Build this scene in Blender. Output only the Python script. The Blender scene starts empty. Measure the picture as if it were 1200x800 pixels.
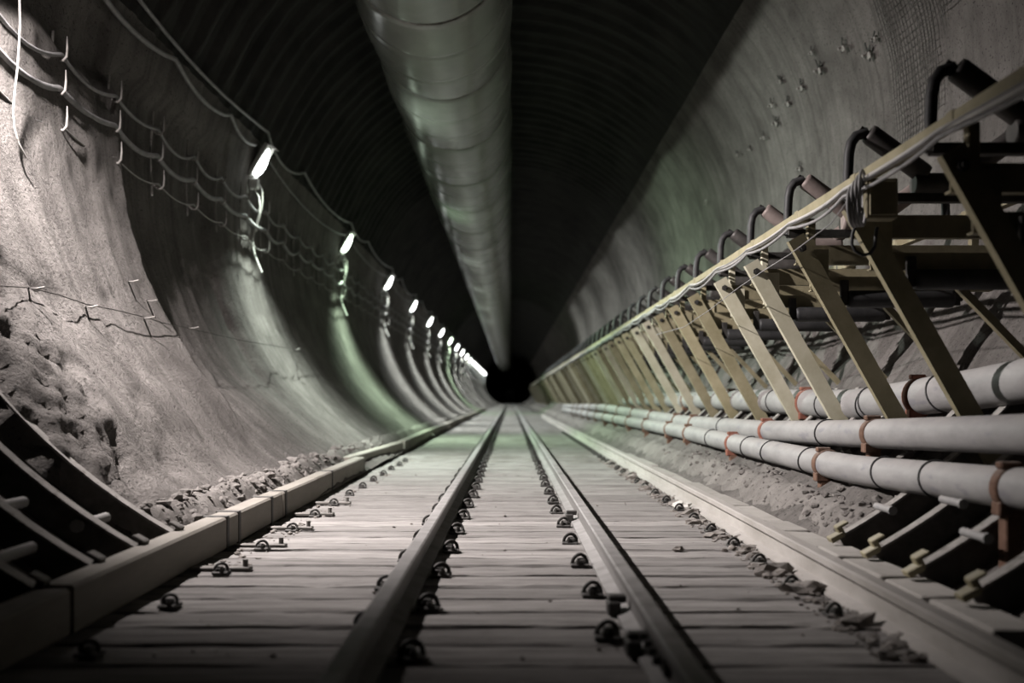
import bpy, bmesh, math, random
from mathutils import Vector, Matrix, noise
random.seed(7)
H = 0.87            # eye height above the sleeper tops; everything is laid out from eye level and lifted at the end
F = 1167.0          # focal length in pixels of the 1200 wide frame (35 mm)
VX, VY = 598.0, 466.0
ZC, RW = 2.39, 3.62  # tunnel axis height over the eye, lining radius
END = 186.0
col = bpy.context.scene.collection
R = math.radians
V = Vector

# ------------------------------------------------------------------ words
ONES = ['first', 'second', 'third', 'fourth', 'fifth', 'sixth', 'seventh', 'eighth', 'ninth', 'tenth', 'eleventh', 'twelfth', 'thirteenth',
        'fourteenth', 'fifteenth', 'sixteenth', 'seventeenth', 'eighteenth', 'nineteenth']
TENS = {2: ('twentieth', 'twenty'), 3: ('thirtieth', 'thirty'), 4: ('fortieth', 'forty'), 5: ('fiftieth', 'fifty')}
def nth(n):
    if n <= 19: return ONES[n - 1]
    t, o = divmod(n, 10)
    return TENS[t][0] if o == 0 else TENS[t][1] + '-' + ONES[o - 1]

# ------------------------------------------------------------------ materials
def mat(name, c1, c2, rough=0.8, metal=0.0, scale=6.0, bump=0.3, bscale=40.0, dust=None, dust_amt=0.6, speck=None, speck_scale=30.0,
        stretch=(1, 1, 1), rnd=0.0, spec=0.3, bdist=0.01, streak=None):
    m = bpy.data.materials.new(name); m.use_nodes = True
    nt = m.node_tree; N = nt.nodes; L = nt.links
    b = N['Principled BSDF']
    geo = N.new('ShaderNodeNewGeometry')
    mp = N.new('ShaderNodeVectorMath'); mp.operation = 'MULTIPLY'; mp.inputs[1].default_value = stretch
    L.new(geo.outputs['Position'], mp.inputs[0])
    n1 = N.new('ShaderNodeTexNoise'); n1.inputs['Scale'].default_value = scale; n1.inputs['Detail'].default_value = 6; n1.inputs['Roughness'].default_value = .65
    L.new(mp.outputs[0], n1.inputs['Vector'])
    r1 = N.new('ShaderNodeValToRGB'); r1.color_ramp.elements[0].position = .33; r1.color_ramp.elements[1].position = .68
    r1.color_ramp.elements[0].color = (*c1, 1); r1.color_ramp.elements[1].color = (*c2, 1)
    L.new(n1.outputs['Fac'], r1.inputs[0])
    out = r1.outputs[0]
    def mix(fac, a, bcol, blend='MIX'):
        x = N.new('ShaderNodeMix'); x.data_type = 'RGBA'; x.blend_type = blend
        if isinstance(fac, float): x.inputs[0].default_value = fac
        else: L.new(fac, x.inputs[0])
        L.new(a, x.inputs[6])
        if isinstance(bcol, tuple): x.inputs[7].default_value = (*bcol, 1)
        else: L.new(bcol, x.inputs[7])
        return x.outputs[2]
    def ramp(sock, a, bb):
        x = N.new('ShaderNodeMapRange'); x.inputs[1].default_value = a; x.inputs[2].default_value = bb; x.clamp = True
        L.new(sock, x.inputs[0]); return x.outputs[0]
    def mul(a, bb):
        x = N.new('ShaderNodeMath'); x.operation = 'MULTIPLY'; L.new(a, x.inputs[0])
        if isinstance(bb, float): x.inputs[1].default_value = bb
        else: L.new(bb, x.inputs[1])
        return x.outputs[0]
    if streak:
        ms = N.new('ShaderNodeVectorMath'); ms.operation = 'MULTIPLY'; ms.inputs[1].default_value = streak[1]
        L.new(geo.outputs['Position'], ms.inputs[0])
        ns = N.new('ShaderNodeTexNoise'); ns.inputs['Scale'].default_value = 1.0; ns.inputs['Detail'].default_value = 5
        L.new(ms.outputs[0], ns.inputs['Vector'])
        out = mix(mul(ramp(ns.outputs['Fac'], .48, .72), streak[2]), out, streak[0])
    if speck:
        n2 = N.new('ShaderNodeTexNoise'); n2.inputs['Scale'].default_value = speck_scale; n2.inputs['Detail'].default_value = 3
        L.new(mp.outputs[0], n2.inputs['Vector'])
        out = mix(mul(ramp(n2.outputs['Fac'], .60, .68), .75), out, speck)
    if dust:
        sx = N.new('ShaderNodeSeparateXYZ'); L.new(geo.outputs['Normal'], sx.inputs[0])
        up = ramp(sx.outputs['Z'], .25, .9)
        n3 = N.new('ShaderNodeTexNoise'); n3.inputs['Scale'].default_value = scale * 1.7; n3.inputs['Detail'].default_value = 5
        L.new(geo.outputs['Position'], n3.inputs['Vector'])
        out = mix(mul(mul(up, ramp(n3.outputs['Fac'], .25, .6)), dust_amt), out, dust)
    if rnd:
        oi = N.new('ShaderNodeObjectInfo')
        mr = N.new('ShaderNodeMapRange'); mr.inputs[3].default_value = 1 - rnd; mr.inputs[4].default_value = 1 + rnd
        L.new(oi.outputs['Random'], mr.inputs[0])
        hs = N.new('ShaderNodeHueSaturation'); L.new(mr.outputs[0], hs.inputs['Value']); L.new(out, hs.inputs['Color'])
        out = hs.outputs[0]
    L.new(out, b.inputs['Base Color'])
    b.inputs['Roughness'].default_value = rough; b.inputs['Metallic'].default_value = metal
    b.inputs['Specular IOR Level'].default_value = spec
    if bump:
        nb = N.new('ShaderNodeTexNoise'); nb.inputs['Scale'].default_value = bscale; nb.inputs['Detail'].default_value = 7; nb.inputs['Roughness'].default_value = .7
        L.new(mp.outputs[0], nb.inputs['Vector'])
        bp = N.new('ShaderNodeBump'); bp.inputs['Strength'].default_value = bump; bp.inputs['Distance'].default_value = bdist
        L.new(nb.outputs['Fac'], bp.inputs['Height']); L.new(bp.outputs[0], b.inputs['Normal'])
    return m
def emit(name, c, s):
    m = bpy.data.materials.new(name); m.use_nodes = True
    b = m.node_tree.nodes['Principled BSDF']
    b.inputs['Base Color'].default_value = (.9, .9, .9, 1)
    b.inputs['Emission Color'].default_value = (*c, 1); b.inputs['Emission Strength'].default_value = s
    return m
DUST = (.27, .255, .242)
M = {}
M['shotcrete'] = mat('shotcrete', (.108, .099, .093), (.205, .19, .179), .95, 0, 1.6, 1.0, 30, speck=(.035, .032, .03), speck_scale=44, spec=.15, bdist=.05,
                     streak=((.065, .06, .055), (.5, 9, .5), .55))
M['lagging'] = mat('dark_lagging', (.015, .0145, .014), (.034, .033, .030), .85, 0, 1.5, .7, 18, spec=.2, bdist=.03, streak=((.010, .010, .009), (.5, 7, .5), .6))  # crown colour, far darker than the shotcrete
M['ground'] = mat('dusty_ground', (.125, .115, .108), (.225, .21, .197), .97, 0, 2.5, 1.0, 30, speck=(.07, .065, .06), speck_scale=45, spec=.1, bdist=.03)
M['sleeper'] = mat('sleeper_timber', (.13, .122, .116), (.27, .258, .248), .9, 0, 7, .8, 30, speck=(.07, .065, .06), speck_scale=26, stretch=(.22, 2.6, 1), rnd=.18, spec=.15, bdist=.012)
M['rail'] = mat('worn_rail_steel', (.11, .105, .10), (.17, .165, .16), .6, .15, 4, .12, 60, dust=(.30, .29, .285), dust_amt=.6, stretch=(1, .15, 1))
M['dusty_rail'] = mat('dusty_rail_steel', (.24, .225, .205), (.36, .34, .32), .7, .1, 5, .3, 50, dust=DUST, dust_amt=.8, stretch=(1, .3, 1))
M['iron'] = mat('black_iron', (.022, .021, .02), (.05, .047, .043), .6, .4, 15, .35, 70, dust=(.13, .125, .12), dust_amt=.5)
M['darksteel'] = mat('dark_steel', (.07, .066, .06), (.14, .13, .12), .65, .3, 8, .3, 60, dust=DUST, dust_amt=.55)
M['ribsteel'] = mat('rib_steel', (.17, .16, .15), (.28, .265, .25), .7, .15, 9, .35, 50, speck=(.08, .07, .06), speck_scale=25)
M['beam'] = mat('side_beam_wood', (.13, .117, .098), (.21, .195, .168), .8, 0, 3, .35, 30, dust=DUST, dust_amt=.3, stretch=(1, .25, 1), rnd=.12)
M['block'] = mat('pale_block', (.20, .187, .172), (.29, .275, .255), .9, 0, 5, .5, 35, dust=(.31, .295, .275), dust_amt=.6, rnd=.1)
M['pipe'] = mat('galvanised_pipe', (.18, .175, .175), (.28, .275, .27), .55, .1, 3.5, .15, 40, dust=(.31, .295, .285), dust_amt=.7, speck=(.17, .165, .18), speck_scale=9, stretch=(1.5, .5, 1.5))
M['rust'] = mat('rusty_red', (.13, .042, .027), (.22, .095, .065), .8, .1, 14, .4, 60, dust=DUST, dust_amt=.35)
M['rustdark'] = mat('rusty_brown', (.08, .045, .03), (.17, .10, .07), .8, .2, 14, .4, 60, dust=DUST, dust_amt=.4)
M['khaki'] = mat('khaki_paint', (.19, .168, .10), (.28, .25, .165), .6, .05, 5, .15, 50, dust=(.29, .275, .23), dust_amt=.75, rnd=.15)
M['pale_khaki'] = mat('pale_khaki_paint', (.34, .32, .235), (.45, .425, .335), .6, .05, 5, .15, 50, dust=(.38, .36, .32), dust_amt=.6, rnd=.08)
M['olive'] = mat('olive_brown_paint', (.15, .132, .082), (.24, .21, .135), .6, .05, 5, .2, 50, dust=(.33, .31, .26), dust_amt=.7, rnd=.12)
M['rubber'] = mat('black_rubber', (.016, .016, .017), (.035, .034, .034), .55, 0, 10, .15, 60)
M['roller'] = mat('roller_steel', (.045, .042, .04), (.09, .082, .078), .5, .3, 9, .2, 60, rnd=.1)
M['brownroller'] = mat('brown_roller_steel', (.15, .12, .11), (.23, .19, .175), .55, .2, 9, .2, 60)
M['cable'] = mat('dusty_grey_cable', (.17, .167, .167), (.26, .255, .255), .6, 0, 12, .2, 60)
M['whitecable'] = mat('pale_cable', (.33, .32, .30), (.44, .43, .41), .55, 0, 12, .15, 60)
M['wire'] = mat('thin_wire', (.22, .21, .20), (.33, .32, .31), .5, .3, 12, 0)
M['darkwire'] = mat('dark_wire', (.035, .032, .03), (.06, .055, .05), .6, .3, 12, 0)
M['duct'] = mat('grey_green_duct_fabric', (.112, .12, .104), (.155, .163, .144), .26, 0, 1.3, .10, 14, spec=.8, bdist=.02)
M['ductseam'] = mat('duct_seam', (.07, .07, .06), (.15, .15, .13), .7, 0, 20, .6, 60)
M['housing'] = mat('pale_lamp_housing', (.42, .42, .41), (.55, .55, .53), .5, .2, 10, .1, 50)
M['mud'] = mat('dried_mud', (.10, .088, .078), (.22, .20, .18), .95, 0, 12, 1.0, 35, dust=DUST, dust_amt=.7, bdist=.02)
M['pale_rock_and_glint'] = mat('pale_rock_and_glint', (.42, .41, .39), (.55, .53, .50), .9, 0, 8, .6, 40)
M['lamp_warm'] = emit('lamp_glass_warm', (1, .94, .88), 14)
M['lamp_white'] = emit('lamp_glass_white', (.96, 1, .97), 14)
M['lamp_green'] = emit('lamp_glass_greenish', (.82, 1, .80), 14)
M['headlamp'] = mat('dull_glass', (.06, .06, .065), (.09, .09, .1), .2)
M['wagonpaint'] = mat('wagon_paint', (.05, .052, .055), (.09, .092, .095), .6, .1)

# ------------------------------------------------------------------ mesh building
def wloc(o):
    l = V((0, 0, 0))
    while o is not None:
        l = l + o.location; o = o.parent
    return l
class MB:
    def __init__(self): self.v = []; self.f = []; self.smooth = []
    def add(self, vs, fs, smooth=False):
        k = len(self.v); self.v += [V(a) for a in vs]
        for f in fs: self.f.append([i + k for i in f]); self.smooth.append(smooth)
        return self
    def box(self, c, s, rot=None, bev=0.0, taper=None):
        bm = bmesh.new(); bmesh.ops.create_cube(bm, size=1.0)
        for w in bm.verts: w.co = V((w.co.x * s[0], w.co.y * s[1], w.co.z * s[2]))
        if taper:
            for w in bm.verts:
                if w.co.z > 0: w.co.x *= taper; w.co.y *= taper
        if bev: bmesh.ops.bevel(bm, geom=list(bm.edges), offset=bev, segments=2 if bev > .012 else 1, affect='EDGES', profile=.5)
        c = V(c)
        vs = [(rot @ w.co if rot else w.co) + c for w in bm.verts]
        for i, w in enumerate(bm.verts): w.index = i
        self.add(vs, [[w.index for w in f.verts] for f in bm.faces]); bm.free(); return self
    def tube(self, pts, r, n=8, cap=True, closed=False):
        pts = [V(p) for p in pts]; m = len(pts)
        rr = r if isinstance(r, (list, tuple)) else [r] * m
        rings = []; ref = None
        for i, p in enumerate(pts):
            if closed: t = pts[(i + 1) % m] - pts[i - 1]
            else: t = pts[min(i + 1, m - 1)] - pts[max(i - 1, 0)]
            t = t.normalized() if t.length > 1e-9 else V((0, 1, 0))
            if ref is None:
                ref = V((0, 0, 1)) if abs(t.z) < .9 else V((1, 0, 0))
            ref = (ref - t * ref.dot(t))
            if ref.length < 1e-6: ref = V((1, 0, 0)) - t * t.x
            ref.normalize(); b = t.cross(ref)
            rings.append([p + (ref * math.cos(2 * math.pi * k / n) + b * math.sin(2 * math.pi * k / n)) * rr[i] for k in range(n)])
        vs = [q for ring in rings for q in ring]; fs = []
        for i in range(m if closed else m - 1):
            j = (i + 1) % m
            for k in range(n):
                fs.append([i * n + k, i * n + (k + 1) % n, j * n + (k + 1) % n, j * n + k])
        self.add(vs, fs, True)
        if cap and not closed:
            self.add(rings[0], [list(range(n))[::-1]]); self.add(rings[-1], [list(range(n))])
        return self
    def prism(self, prof, p0, p1, up=(0, 0, 1)):
        """a closed 2-d profile (side, up) swept from p0 to p1"""
        p0, p1 = V(p0), V(p1); t = (p1 - p0).normalized(); u = V(up); u = (u - t * u.dot(t)).normalized(); s = t.cross(u)
        n = len(prof)
        a = [p0 + s * x + u * z for x, z in prof]; b = [p1 + s * x + u * z for x, z in prof]
        self.add(a + b, [[k, (k + 1) % n, n + (k + 1) % n, n + k] for k in range(n)] + [list(range(n))[::-1], list(range(n, 2 * n))]); return self
    def lump(self, c, s, seed, sub=1, rough=.35):
        bm = bmesh.new(); bmesh.ops.create_icosphere(bm, subdivisions=sub, radius=1)
        for i, w in enumerate(bm.verts):
            w.index = i; k = 1 + rough * noise.noise(w.co * 1.6 + V((seed * 3.1, seed * 1.7, 0))) * 2
            w.co = V((w.co.x * s[0], w.co.y * s[1], w.co.z * s[2])) * k
        self.add([w.co + V(c) for w in bm.verts], [[w.index for w in f.verts] for f in bm.faces]); bm.free(); return self
    def build(self, name, m, parent=None, origin=None):
        me = bpy.data.meshes.new(name)
        if parent is not None: o0 = wloc(parent)
        elif origin is not None: o0 = V(origin)
        else:
            mn = [min(v[i] for v in self.v) for i in range(3)]; mx = [max(v[i] for v in self.v) for i in range(3)]
            o0 = V(((mn[0] + mx[0]) / 2, (mn[1] + mx[1]) / 2, mn[2]))
        me.from_pydata([v - o0 for v in self.v], [], self.f)
        me.polygons.foreach_set('use_smooth', self.smooth); me.materials.append(m); me.update()
        bm = bmesh.new(); bm.from_mesh(me); bmesh.ops.recalc_face_normals(bm, faces=bm.faces); bm.to_mesh(me); bm.free()
        o = bpy.data.objects.new(name, me); col.objects.link(o)
        if parent is not None: o.parent = parent
        else: o.location = o0
        return o
def tag(o, label, cat, group=None, kind=None):
    o['label'] = label; o['category'] = cat
    if group: o['group'] = group
    if kind: o['kind'] = kind
    return o
def root(name, loc, label, cat, group=None):
    o = bpy.data.objects.new(name, None); col.objects.link(o); o.location = loc; o.empty_display_size = .1
    return tag(o, label, cat, group)
def dup(o, loc=None, parent=None):
    c = o.copy(); col.objects.link(c)
    if parent is not None: c.parent = parent
    if loc is not None: c.location = loc
    for ch in [x for x in KIDS(o)]: dup(ch, None, c)
    return c
def KIDS(o): return [x for x in list(col.objects) if x.parent == o] if o not in KC else KC[o]
KC = {}
def freeze(o):
    KC[o] = [x for x in col.objects if x.parent == o]
    for x in KC[o]: freeze(x)
def struct(o): o['kind'] = 'structure'; return o

def fr(p, h=1.0, octv=4): return noise.fractal(p, h, 2.1, octv)
def sstep(a, b, x):
    t = max(0., min(1., (x - a) / (b - a))); return t * t * (3 - 2 * t)
def wallz(x, r=RW): return ZC - math.sqrt(r * r - x * x)       # lower lining height at x
def wallx(z, r=RW): return math.sqrt(r * r - (z - ZC) ** 2)
def onwall(px, py, r):
    """the point where the line of sight through a spot in the photograph meets the lining of radius r"""
    a, b = (px - VX) / F, (VY - py) / F
    # a^2 y^2 + (b y - ZC)^2 = r^2
    A, B, C = a * a + b * b, -2 * b * ZC, ZC * ZC - r * r
    y = (-B + math.sqrt(B * B - 4 * A * C)) / (2 * A)
    return V((a * y, y, b * y))
def at(px, py, y): return V(((px - VX) / F * y, y, (VY - py) / F * y))

# ------------------------------------------------------------------ the lining
def lin_r(th, y):
    """lining radius at angle th (degrees, 0 = right, 90 = crown) and distance y"""
    x, z = math.cos(R(th)) * RW, math.sin(R(th)) * RW
    p = V((x, y, z)); r = RW
    n_lo = fr(p * .55, 1, 3); n_hi = noise.noise(p * 5.0)
    far = sstep(40, 20, y) if y > 20 else 1.0
    ph = (y % .5) / .5
    rib = sstep(.0, .06, ph) * sstep(.36, .30, ph)
    if 40 < th < 164:                                            # bare ribs and lagging in the crown
        k = sstep(40, 58, th + 6 * n_lo) * sstep(164, 156, th)
        r -= .075 * rib * k
    r += .03 * n_lo + .010 * n_hi * far
    ring = fr(V((y * 2.3, th * .012, 3.3)), 1, 3)
    r += .014 * ring
    if th > 140:                                                  # left wall
        edge = 8.95 + .10 * noise.noise(V((th * .12, 2.2, 0))) + .05 * noise.noise(V((th * .6, 7.2, 0)))
        k = sstep(edge + .05, edge - .03, y) * sstep(234, 222, th) * sstep(172, 176, th + 3 * noise.noise(V((y * 1.6, 5.5, 0))))
        r -= .13 * k
        if y > 8.9: r -= .012 * rib
        if 8.8 < y < 13: r += .13 * sstep(8.9, 9.0, y) * sstep(12.3 + .2 * noise.noise(V((th * .15, 4, 4))), 11.9, y) * sstep(168, 172, th) * sstep(226, 212, th)
        thin = 5.2
        if y < thin and th > 166: r += .26
        elif y < 6.4 and th > 170:
            q = sstep(6.5, 5.5, y)
            r += sstep(238, 231, th) * q * (.18 * max(0, fr(p * 2.6 + V((4, 0, 0)), .75, 5)) + .05 * noise.noise(p * 9) - .02)
        if th > 205:
            q = max(0, fr(p * 2.6 + V((9, 0, 0)), .8, 4)); r += .05 * q * sstep(9, 6, y) * sstep(238, 231, th)
        # the slots cut round the cable hangers
        for yy in (8.55,):
            if 178 > th > 166 and yy - .18 < y < yy + .22: r += .05
    if th < 40:                                                   # right wall
        k = sstep(8, -18, th)
        r -= .010 * rib * (1 - k)
        e = 5.5 + .18 * noise.noise(V((th * .2, 1.1, 0)))
        if th < -40 + 2 * noise.noise(V((y * 2, 0, 4))) and y < e: r += .24
        elif th < -30:
            g = sstep(.50, .56, ph) * sstep(.98, .9, ph)            # gaps left between the ribs behind the pipes
            q = sstep(-39, -43, th + 3 * noise.noise(V((y * 1.3, 8, 0)))) * sstep(-50, -47, th + 2 * noise.noise(V((y * 2.1, 3, 0)))) * sstep(24, 14, y)
            r += .13 * g * q
        gq = sstep(.93, .97, ph)
        r += .05 * gq * sstep(-15, -25, th) * sstep(-.15, .25, noise.noise(V((y * 1.2, th * .05, 7)))) * far
        if th < -45: r += .03 * fr(p * 2.5, .8, 4)
    return r
def y_samples(a=1.2):
    ys = []; y = a
    while y < END:
        ys.append(y); y += .04 if y < 12 else .07 if y < 20 else .1 if y < 32 else .25 if y < 60 else .8
    ys.append(END); return ys
def shell(name, t0, t1, n, m, ys):
    vs = []; fs = []; k = n + 1
    for y in ys:
        for i in range(k):
            th = t0 + (t1 - t0) * i / n; r = lin_r(th, y)
            vs.append((math.cos(R(th)) * r, y, ZC + math.sin(R(th)) * r))
    for j in range(len(ys) - 1):
        for i in range(n): fs.append((j * k + i, j * k + i + 1, (j + 1) * k + i + 1, (j + 1) * k + i))
    me = bpy.data.meshes.new(name); me.from_pydata(vs, [], fs); me.materials.append(m)
    me.polygons.foreach_set('use_smooth', [True] * len(fs)); me.update(); me.flip_normals()
    o = bpy.data.objects.new(name, me); col.objects.link(o); return struct(o)
YS = y_samples()
shell('wall_left', 162, 243, 130, M['shotcrete'], YS)
shell('wall_right', -63, 40, 140, M['shotcrete'], YS)
YC = []; y = 1.2
while y < END:
    YC.append(y); ph = (y % .5) / .5
    y += .05 if y < 26 else .125 if y < 60 else .8
YC.append(END)
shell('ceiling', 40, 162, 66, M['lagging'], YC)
def floor_z(x, y):
    ax = abs(x); a = 1.66 if x < 0 else 1.55
    z = -1.0 + sstep(a, 1.98, ax) * .40 * (1 if ax < 1.78 else sstep(5.15, 5.45, y + .12 * noise.noise(V((x * 4, 3, 0)))))
    if ax >= 1.78 and y < 5.2: z -= .12
    p = V((x, y, 0)); amp = sstep(a, a + .1, ax)
    z += amp * (.035 * fr(p * 2.2, 1, 4) + .02 * noise.noise(p * 9))
    return z
vs = []; fs = []; nx = 90
for y in YS:
    for i in range(nx + 1):
        x = -2.02 + 4.04 * i / nx; vs.append((x, y, floor_z(x, y)))
for j in range(len(YS) - 1):
    for i in range(nx): fs.append((j * (nx + 1) + i, j * (nx + 1) + i + 1, (j + 1) * (nx + 1) + i + 1, (j + 1) * (nx + 1) + i))
me = bpy.data.meshes.new('floor'); me.from_pydata(vs, [], fs); me.materials.append(M['ground']); me.polygons.foreach_set('use_smooth', [True] * len(fs)); me.update()
fo = bpy.data.objects.new('floor', me); col.objects.link(fo); struct(fo)
# added dark wall and block closing the shell, for the unlit tunnel beyond
mb = MB(); n = 40
ring = [(math.cos(2 * math.pi * k / n) * 3.9, END - .2, ZC + math.sin(2 * math.pi * k / n) * 3.9) for k in range(n)]
back = [(x, END + .2, z) for x, y, z in ring]
mb.add(ring + back, [list(range(n)), list(range(n, 2 * n))[::-1]] + [[k, (k + 1) % n, n + (k + 1) % n, n + k] for k in range(n)])
mb.box((0, END - .3, .6), (2.2, .2, 2.8), bev=.03)
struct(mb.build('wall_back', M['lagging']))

# ------------------------------------------------------------------ sleepers
SP = .272
def sleeper_mb(seed):
    rnd = random.Random(seed); mb = MB(); n = 26
    L0, w = 1.66 + rnd.uniform(-.03, .04), .243 + rnd.uniform(-.014, .012)
    prof = [(-w / 2, -.012), (-w / 2 + .010, 0), (-w / 6, .001), (w / 6, .001), (w / 2 - .010, 0), (w / 2, -.012), (w / 2, -.12), (-w / 2, -.12)]
    vs = []; fs = []; k = len(prof)
    for i in range(n + 1):
        x = -L0 + 2 * L0 * i / n
        for j, (py, pz) in enumerate(prof):
            a = noise.noise(V((x * 2.1, seed * 5.7, j * 1.3))); b = noise.noise(V((x * 7, seed * 3.1 + 9, j * 2.3)))
            vs.append((x, py + (.006 * a + .006 * b if j in (0, 1, 4, 5) else 0), pz + (.004 * a if j < 6 else 0) - (.014 * max(0, b) if j in (0, 5, 1, 4) else 0)))
    for i in range(n):
        for j in range(k): fs.append([i * k + j, i * k + (j + 1) % k, (i + 1) * k + (j + 1) % k, (i + 1) * k + j])
    fs += [list(range(k)), list(range(n * k, n * k + k))[::-1]]
    return mb.add(vs, fs)
vari = []
def far_label(i):
    return 'distant grey timber sleeper, one of those merging into the pale blur up the track'
ys_sl = [2.83 + SP * (i + 1) for i in range(300)]
for i, y in enumerate(ys_sl):
    z = -.87 + random.uniform(-.005, .005)
    if i < 9:
        o = sleeper_mb(i + 1).build('sleeper', M['sleeper'], None, (0, 0, 0)); vari.append(o)
    else:
        o = vari[random.randrange(9)].copy(); col.objects.link(o)
    o.location = (random.uniform(-.02, .02), y + random.uniform(-.006, .006), z); o.rotation_euler = (0, 0, random.choice((0, math.pi)) + random.uniform(-.004, .004))
    n_ = i + 1
    if n_ <= 40: lab = f'dusty grey timber sleeper under all the rails, {nth(n_)} counting up from the bottom edge'
    else: lab = far_label(i)
    tag(o, lab, 'sleeper', 'timber sleepers under the track')
mb = MB(); y = 2.83 + SP * 301
while y < 150:
    mb.box((0, y, -.93), (3.2, .246, .12), bev=.01); y += SP
tag(mb.build('sleeper_bed', M['sleeper']), 'farthest timber sleepers of the track, too small to tell apart', 'sleepers', kind='stuff')
# dirt packed between the sleepers
mb = MB(); y = 2.6; rows = []
while y < 150: rows.append(y); y += .06 if y < 16 else .5
vs = []; fs = []; nx = 60
for y in rows:
    for i in range(nx + 1):
        x = -1.58 + 3.16 * i / nx
        z = -.898 + .020 * fr(V((x * 2.5, y * 2.5, 1)), .9, 4) + .028 * sstep(9.5, 15, y)
        if 15 < y: z = min(z, -.868 + .01 * noise.noise(V((x * 2, y * .4, 0))))
        vs.append((x, y, z))
for j in range(len(rows) - 1):
    for i in range(nx): fs.append((j * (nx + 1) + i, j * (nx + 1) + i + 1, (j + 1) * (nx + 1) + i + 1, (j + 1) * (nx + 1) + i))
mb.add(vs, fs, True)
tag(mb.build('dirt', M['ground']), 'grey dust and dirt packed in the gaps between the sleepers', 'dirt', kind='stuff')

# ------------------------------------------------------------------ rails
def rail_prof(h=.14, hw=.034, fw=.065):
    return [(-fw, 0), (-fw, .012), (-.012, .030), (-.009, h - .045), (-hw, h - .035), (-hw, h - .006), (-hw + .008, h), (hw - .008, h), (hw, h - .006),
            (hw, h - .035), (.009, h - .045), (.012, .030), (fw, .012), (fw, 0)]
RZ = -.868
def rail(name, xs, m, prof, lab):
    mb = MB()
    for (x0, y0), (x1, y1) in zip(xs[:-1], xs[1:]): mb.prism(prof, (x0, y0, RZ), (x1, y1, RZ))
    return tag(mb.build(name, m, None, (xs[0][0], xs[0][1], RZ)), lab, 'rail', 'rails of the track')
XL, XR, XS = -.468, .487, 1.46
rl = rail('running_rail', [(XL, 2.2), (XL, 152)], M['rail'], rail_prof(), 'steel running rail on the sleepers, its flank facing the conveyor in black shade')
rr_ = rail('running_rail', [(XR, 2.2), (XR, 152)], M['rail'], rail_prof(), 'steel running rail with a bright lit flank and clips, nearer the conveyor side')
rail('side_rail', [(1.43, 2.2), (1.465, 7), (1.47, 14), (1.44, 45)], M['dusty_rail'], rail_prof(.15, .035, .06), 'dust covered third rail in front of the pale blocks and pipes')

# spring clips holding the rails
def clip_parts(t, side, small=False):
    """side = +1: the clip sits on the +x flank of its rail"""
    x0, y0, z0 = t.location
    mb = MB(); mb.box((x0, y0, z0 + .011), (.115, .12, .022), bev=.006); mb.box((x0 + side * -.01, y0, z0 + .034), (.07, .075, .036), bev=.010, taper=.75); mb.build('base_plate', M['iron'], t)
    pts = [V((x0 + .046 * math.cos(a), y0 + .012 * math.sin(2 * a), z0 + .02 + .056 * math.sin(a))) for a in [math.pi * k / 12 for k in range(13)]]
    MB().tube(pts, .0115, 8).build('spring_loop', M['iron'], t)
    mb = MB(); mb.tube([(x0 + side * .01, y0 - .045, z0 + .02), (x0 + side * .01, y0 - .045, z0 + .045)], .015, 6); mb.tube([(x0 + side * .01, y0 - .045, z0 + .043), (x0 + side * .01, y0 - .045, z0 + .058)], .008, 8)
    mb.build('bolt', M['iron'], t)
def far_clip(loc):
    x0, y0, z0 = loc; mb = MB(); mb.box((x0, y0, z0 + .022), (.10, .11, .044), bev=.012)
    pts = [V((x0 + .046 * math.cos(a), y0, z0 + .02 + .056 * math.sin(a))) for a in [math.pi * k / 6 for k in range(7)]]
    mb.tube(pts, .0125, 6); return mb.build('rail_clip', M['iron'], None, loc)
proto = {}
fproto = far_clip((0, -5, -.868)); first_far = True
def clip_row(x, y0, sp, n, side, near, lab_near, lab_far, group, sc_=.82):
    global first_far
    for i in range(n):
        y = y0 + sp * i + random.uniform(-.015, .015); loc = V((x + random.uniform(-.008, .008), y, -.868))
        if i < near:
            if side not in proto:
                t = root('rail_clip', loc, '', 'rail clip'); clip_parts(t, side); proto[side] = t; freeze(t); c = t
            else: c = dup(proto[side], loc)
        else:
            if first_far: c = fproto; c.location = loc; first_far = False
            else: c = fproto.copy(); col.objects.link(c); c.location = loc
        c.rotation_euler = (0, 0, random.uniform(-.12, .12)); c.scale = (sc_, sc_, sc_)
        tag(c, lab_near.format(nth(i + 1)) if i < 16 else lab_far, 'rail clip', group)
clip_row(XR - .135, 3.60, .77, 70, -1, 22, 'dark spring clip on the lit side of the bright-flanked rail, {} from near end', 'tiny far spring clip beside the bright-flanked rail', 'spring clips inside the bright-flanked rail')
clip_row(XL + .135, 3.30, .77, 70, 1, 22, 'dark spring clip in the shade of the black-flanked rail, {} from near end', 'tiny far spring clip in the shade of the black-flanked rail', 'spring clips on the shaded rail flank')
clip_row(XL - .085, 3.75, .77, 40, -1, 14, 'dark spring clip on the lamp side of the black-flanked rail, {} from near end', 'tiny far spring clip on the lamp side of the black-flanked rail', 'spring clips on the lamp side', .8)
clip_row(XS - .165, 3.95, .62, 34, -1, 14, 'dirt caked clip in front of the dusty third rail, {} from near end', 'small far clip lining the dusty third rail', 'clips of the dusty third rail', .68)
clip_row(-1.42, 3.36, .78, 14, 1, 14, 'spring clip on the sleepers before the long side beam, {} from near end', '', 'spring clips beside the long side beam', .68)
# flat tie bars poking out from beneath the long beam
for i, y in enumerate((4.9, 5.68, 6.46, 7.24, 8.02)):
    mb = MB(); mb.box((-1.45, y + .1, -.857), (.30, .06, .022), bev=.004); mb.tube([(-1.33, y + .1, -.85), (-1.33, y + .1, -.81)], .014, 6)
    tag(mb.build('tie_bar', M['darksteel']), f'flat tie bar poking out under the long side beam, {nth(i + 1)} from near end', 'tie bar', 'tie bars under the side beam')
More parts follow.
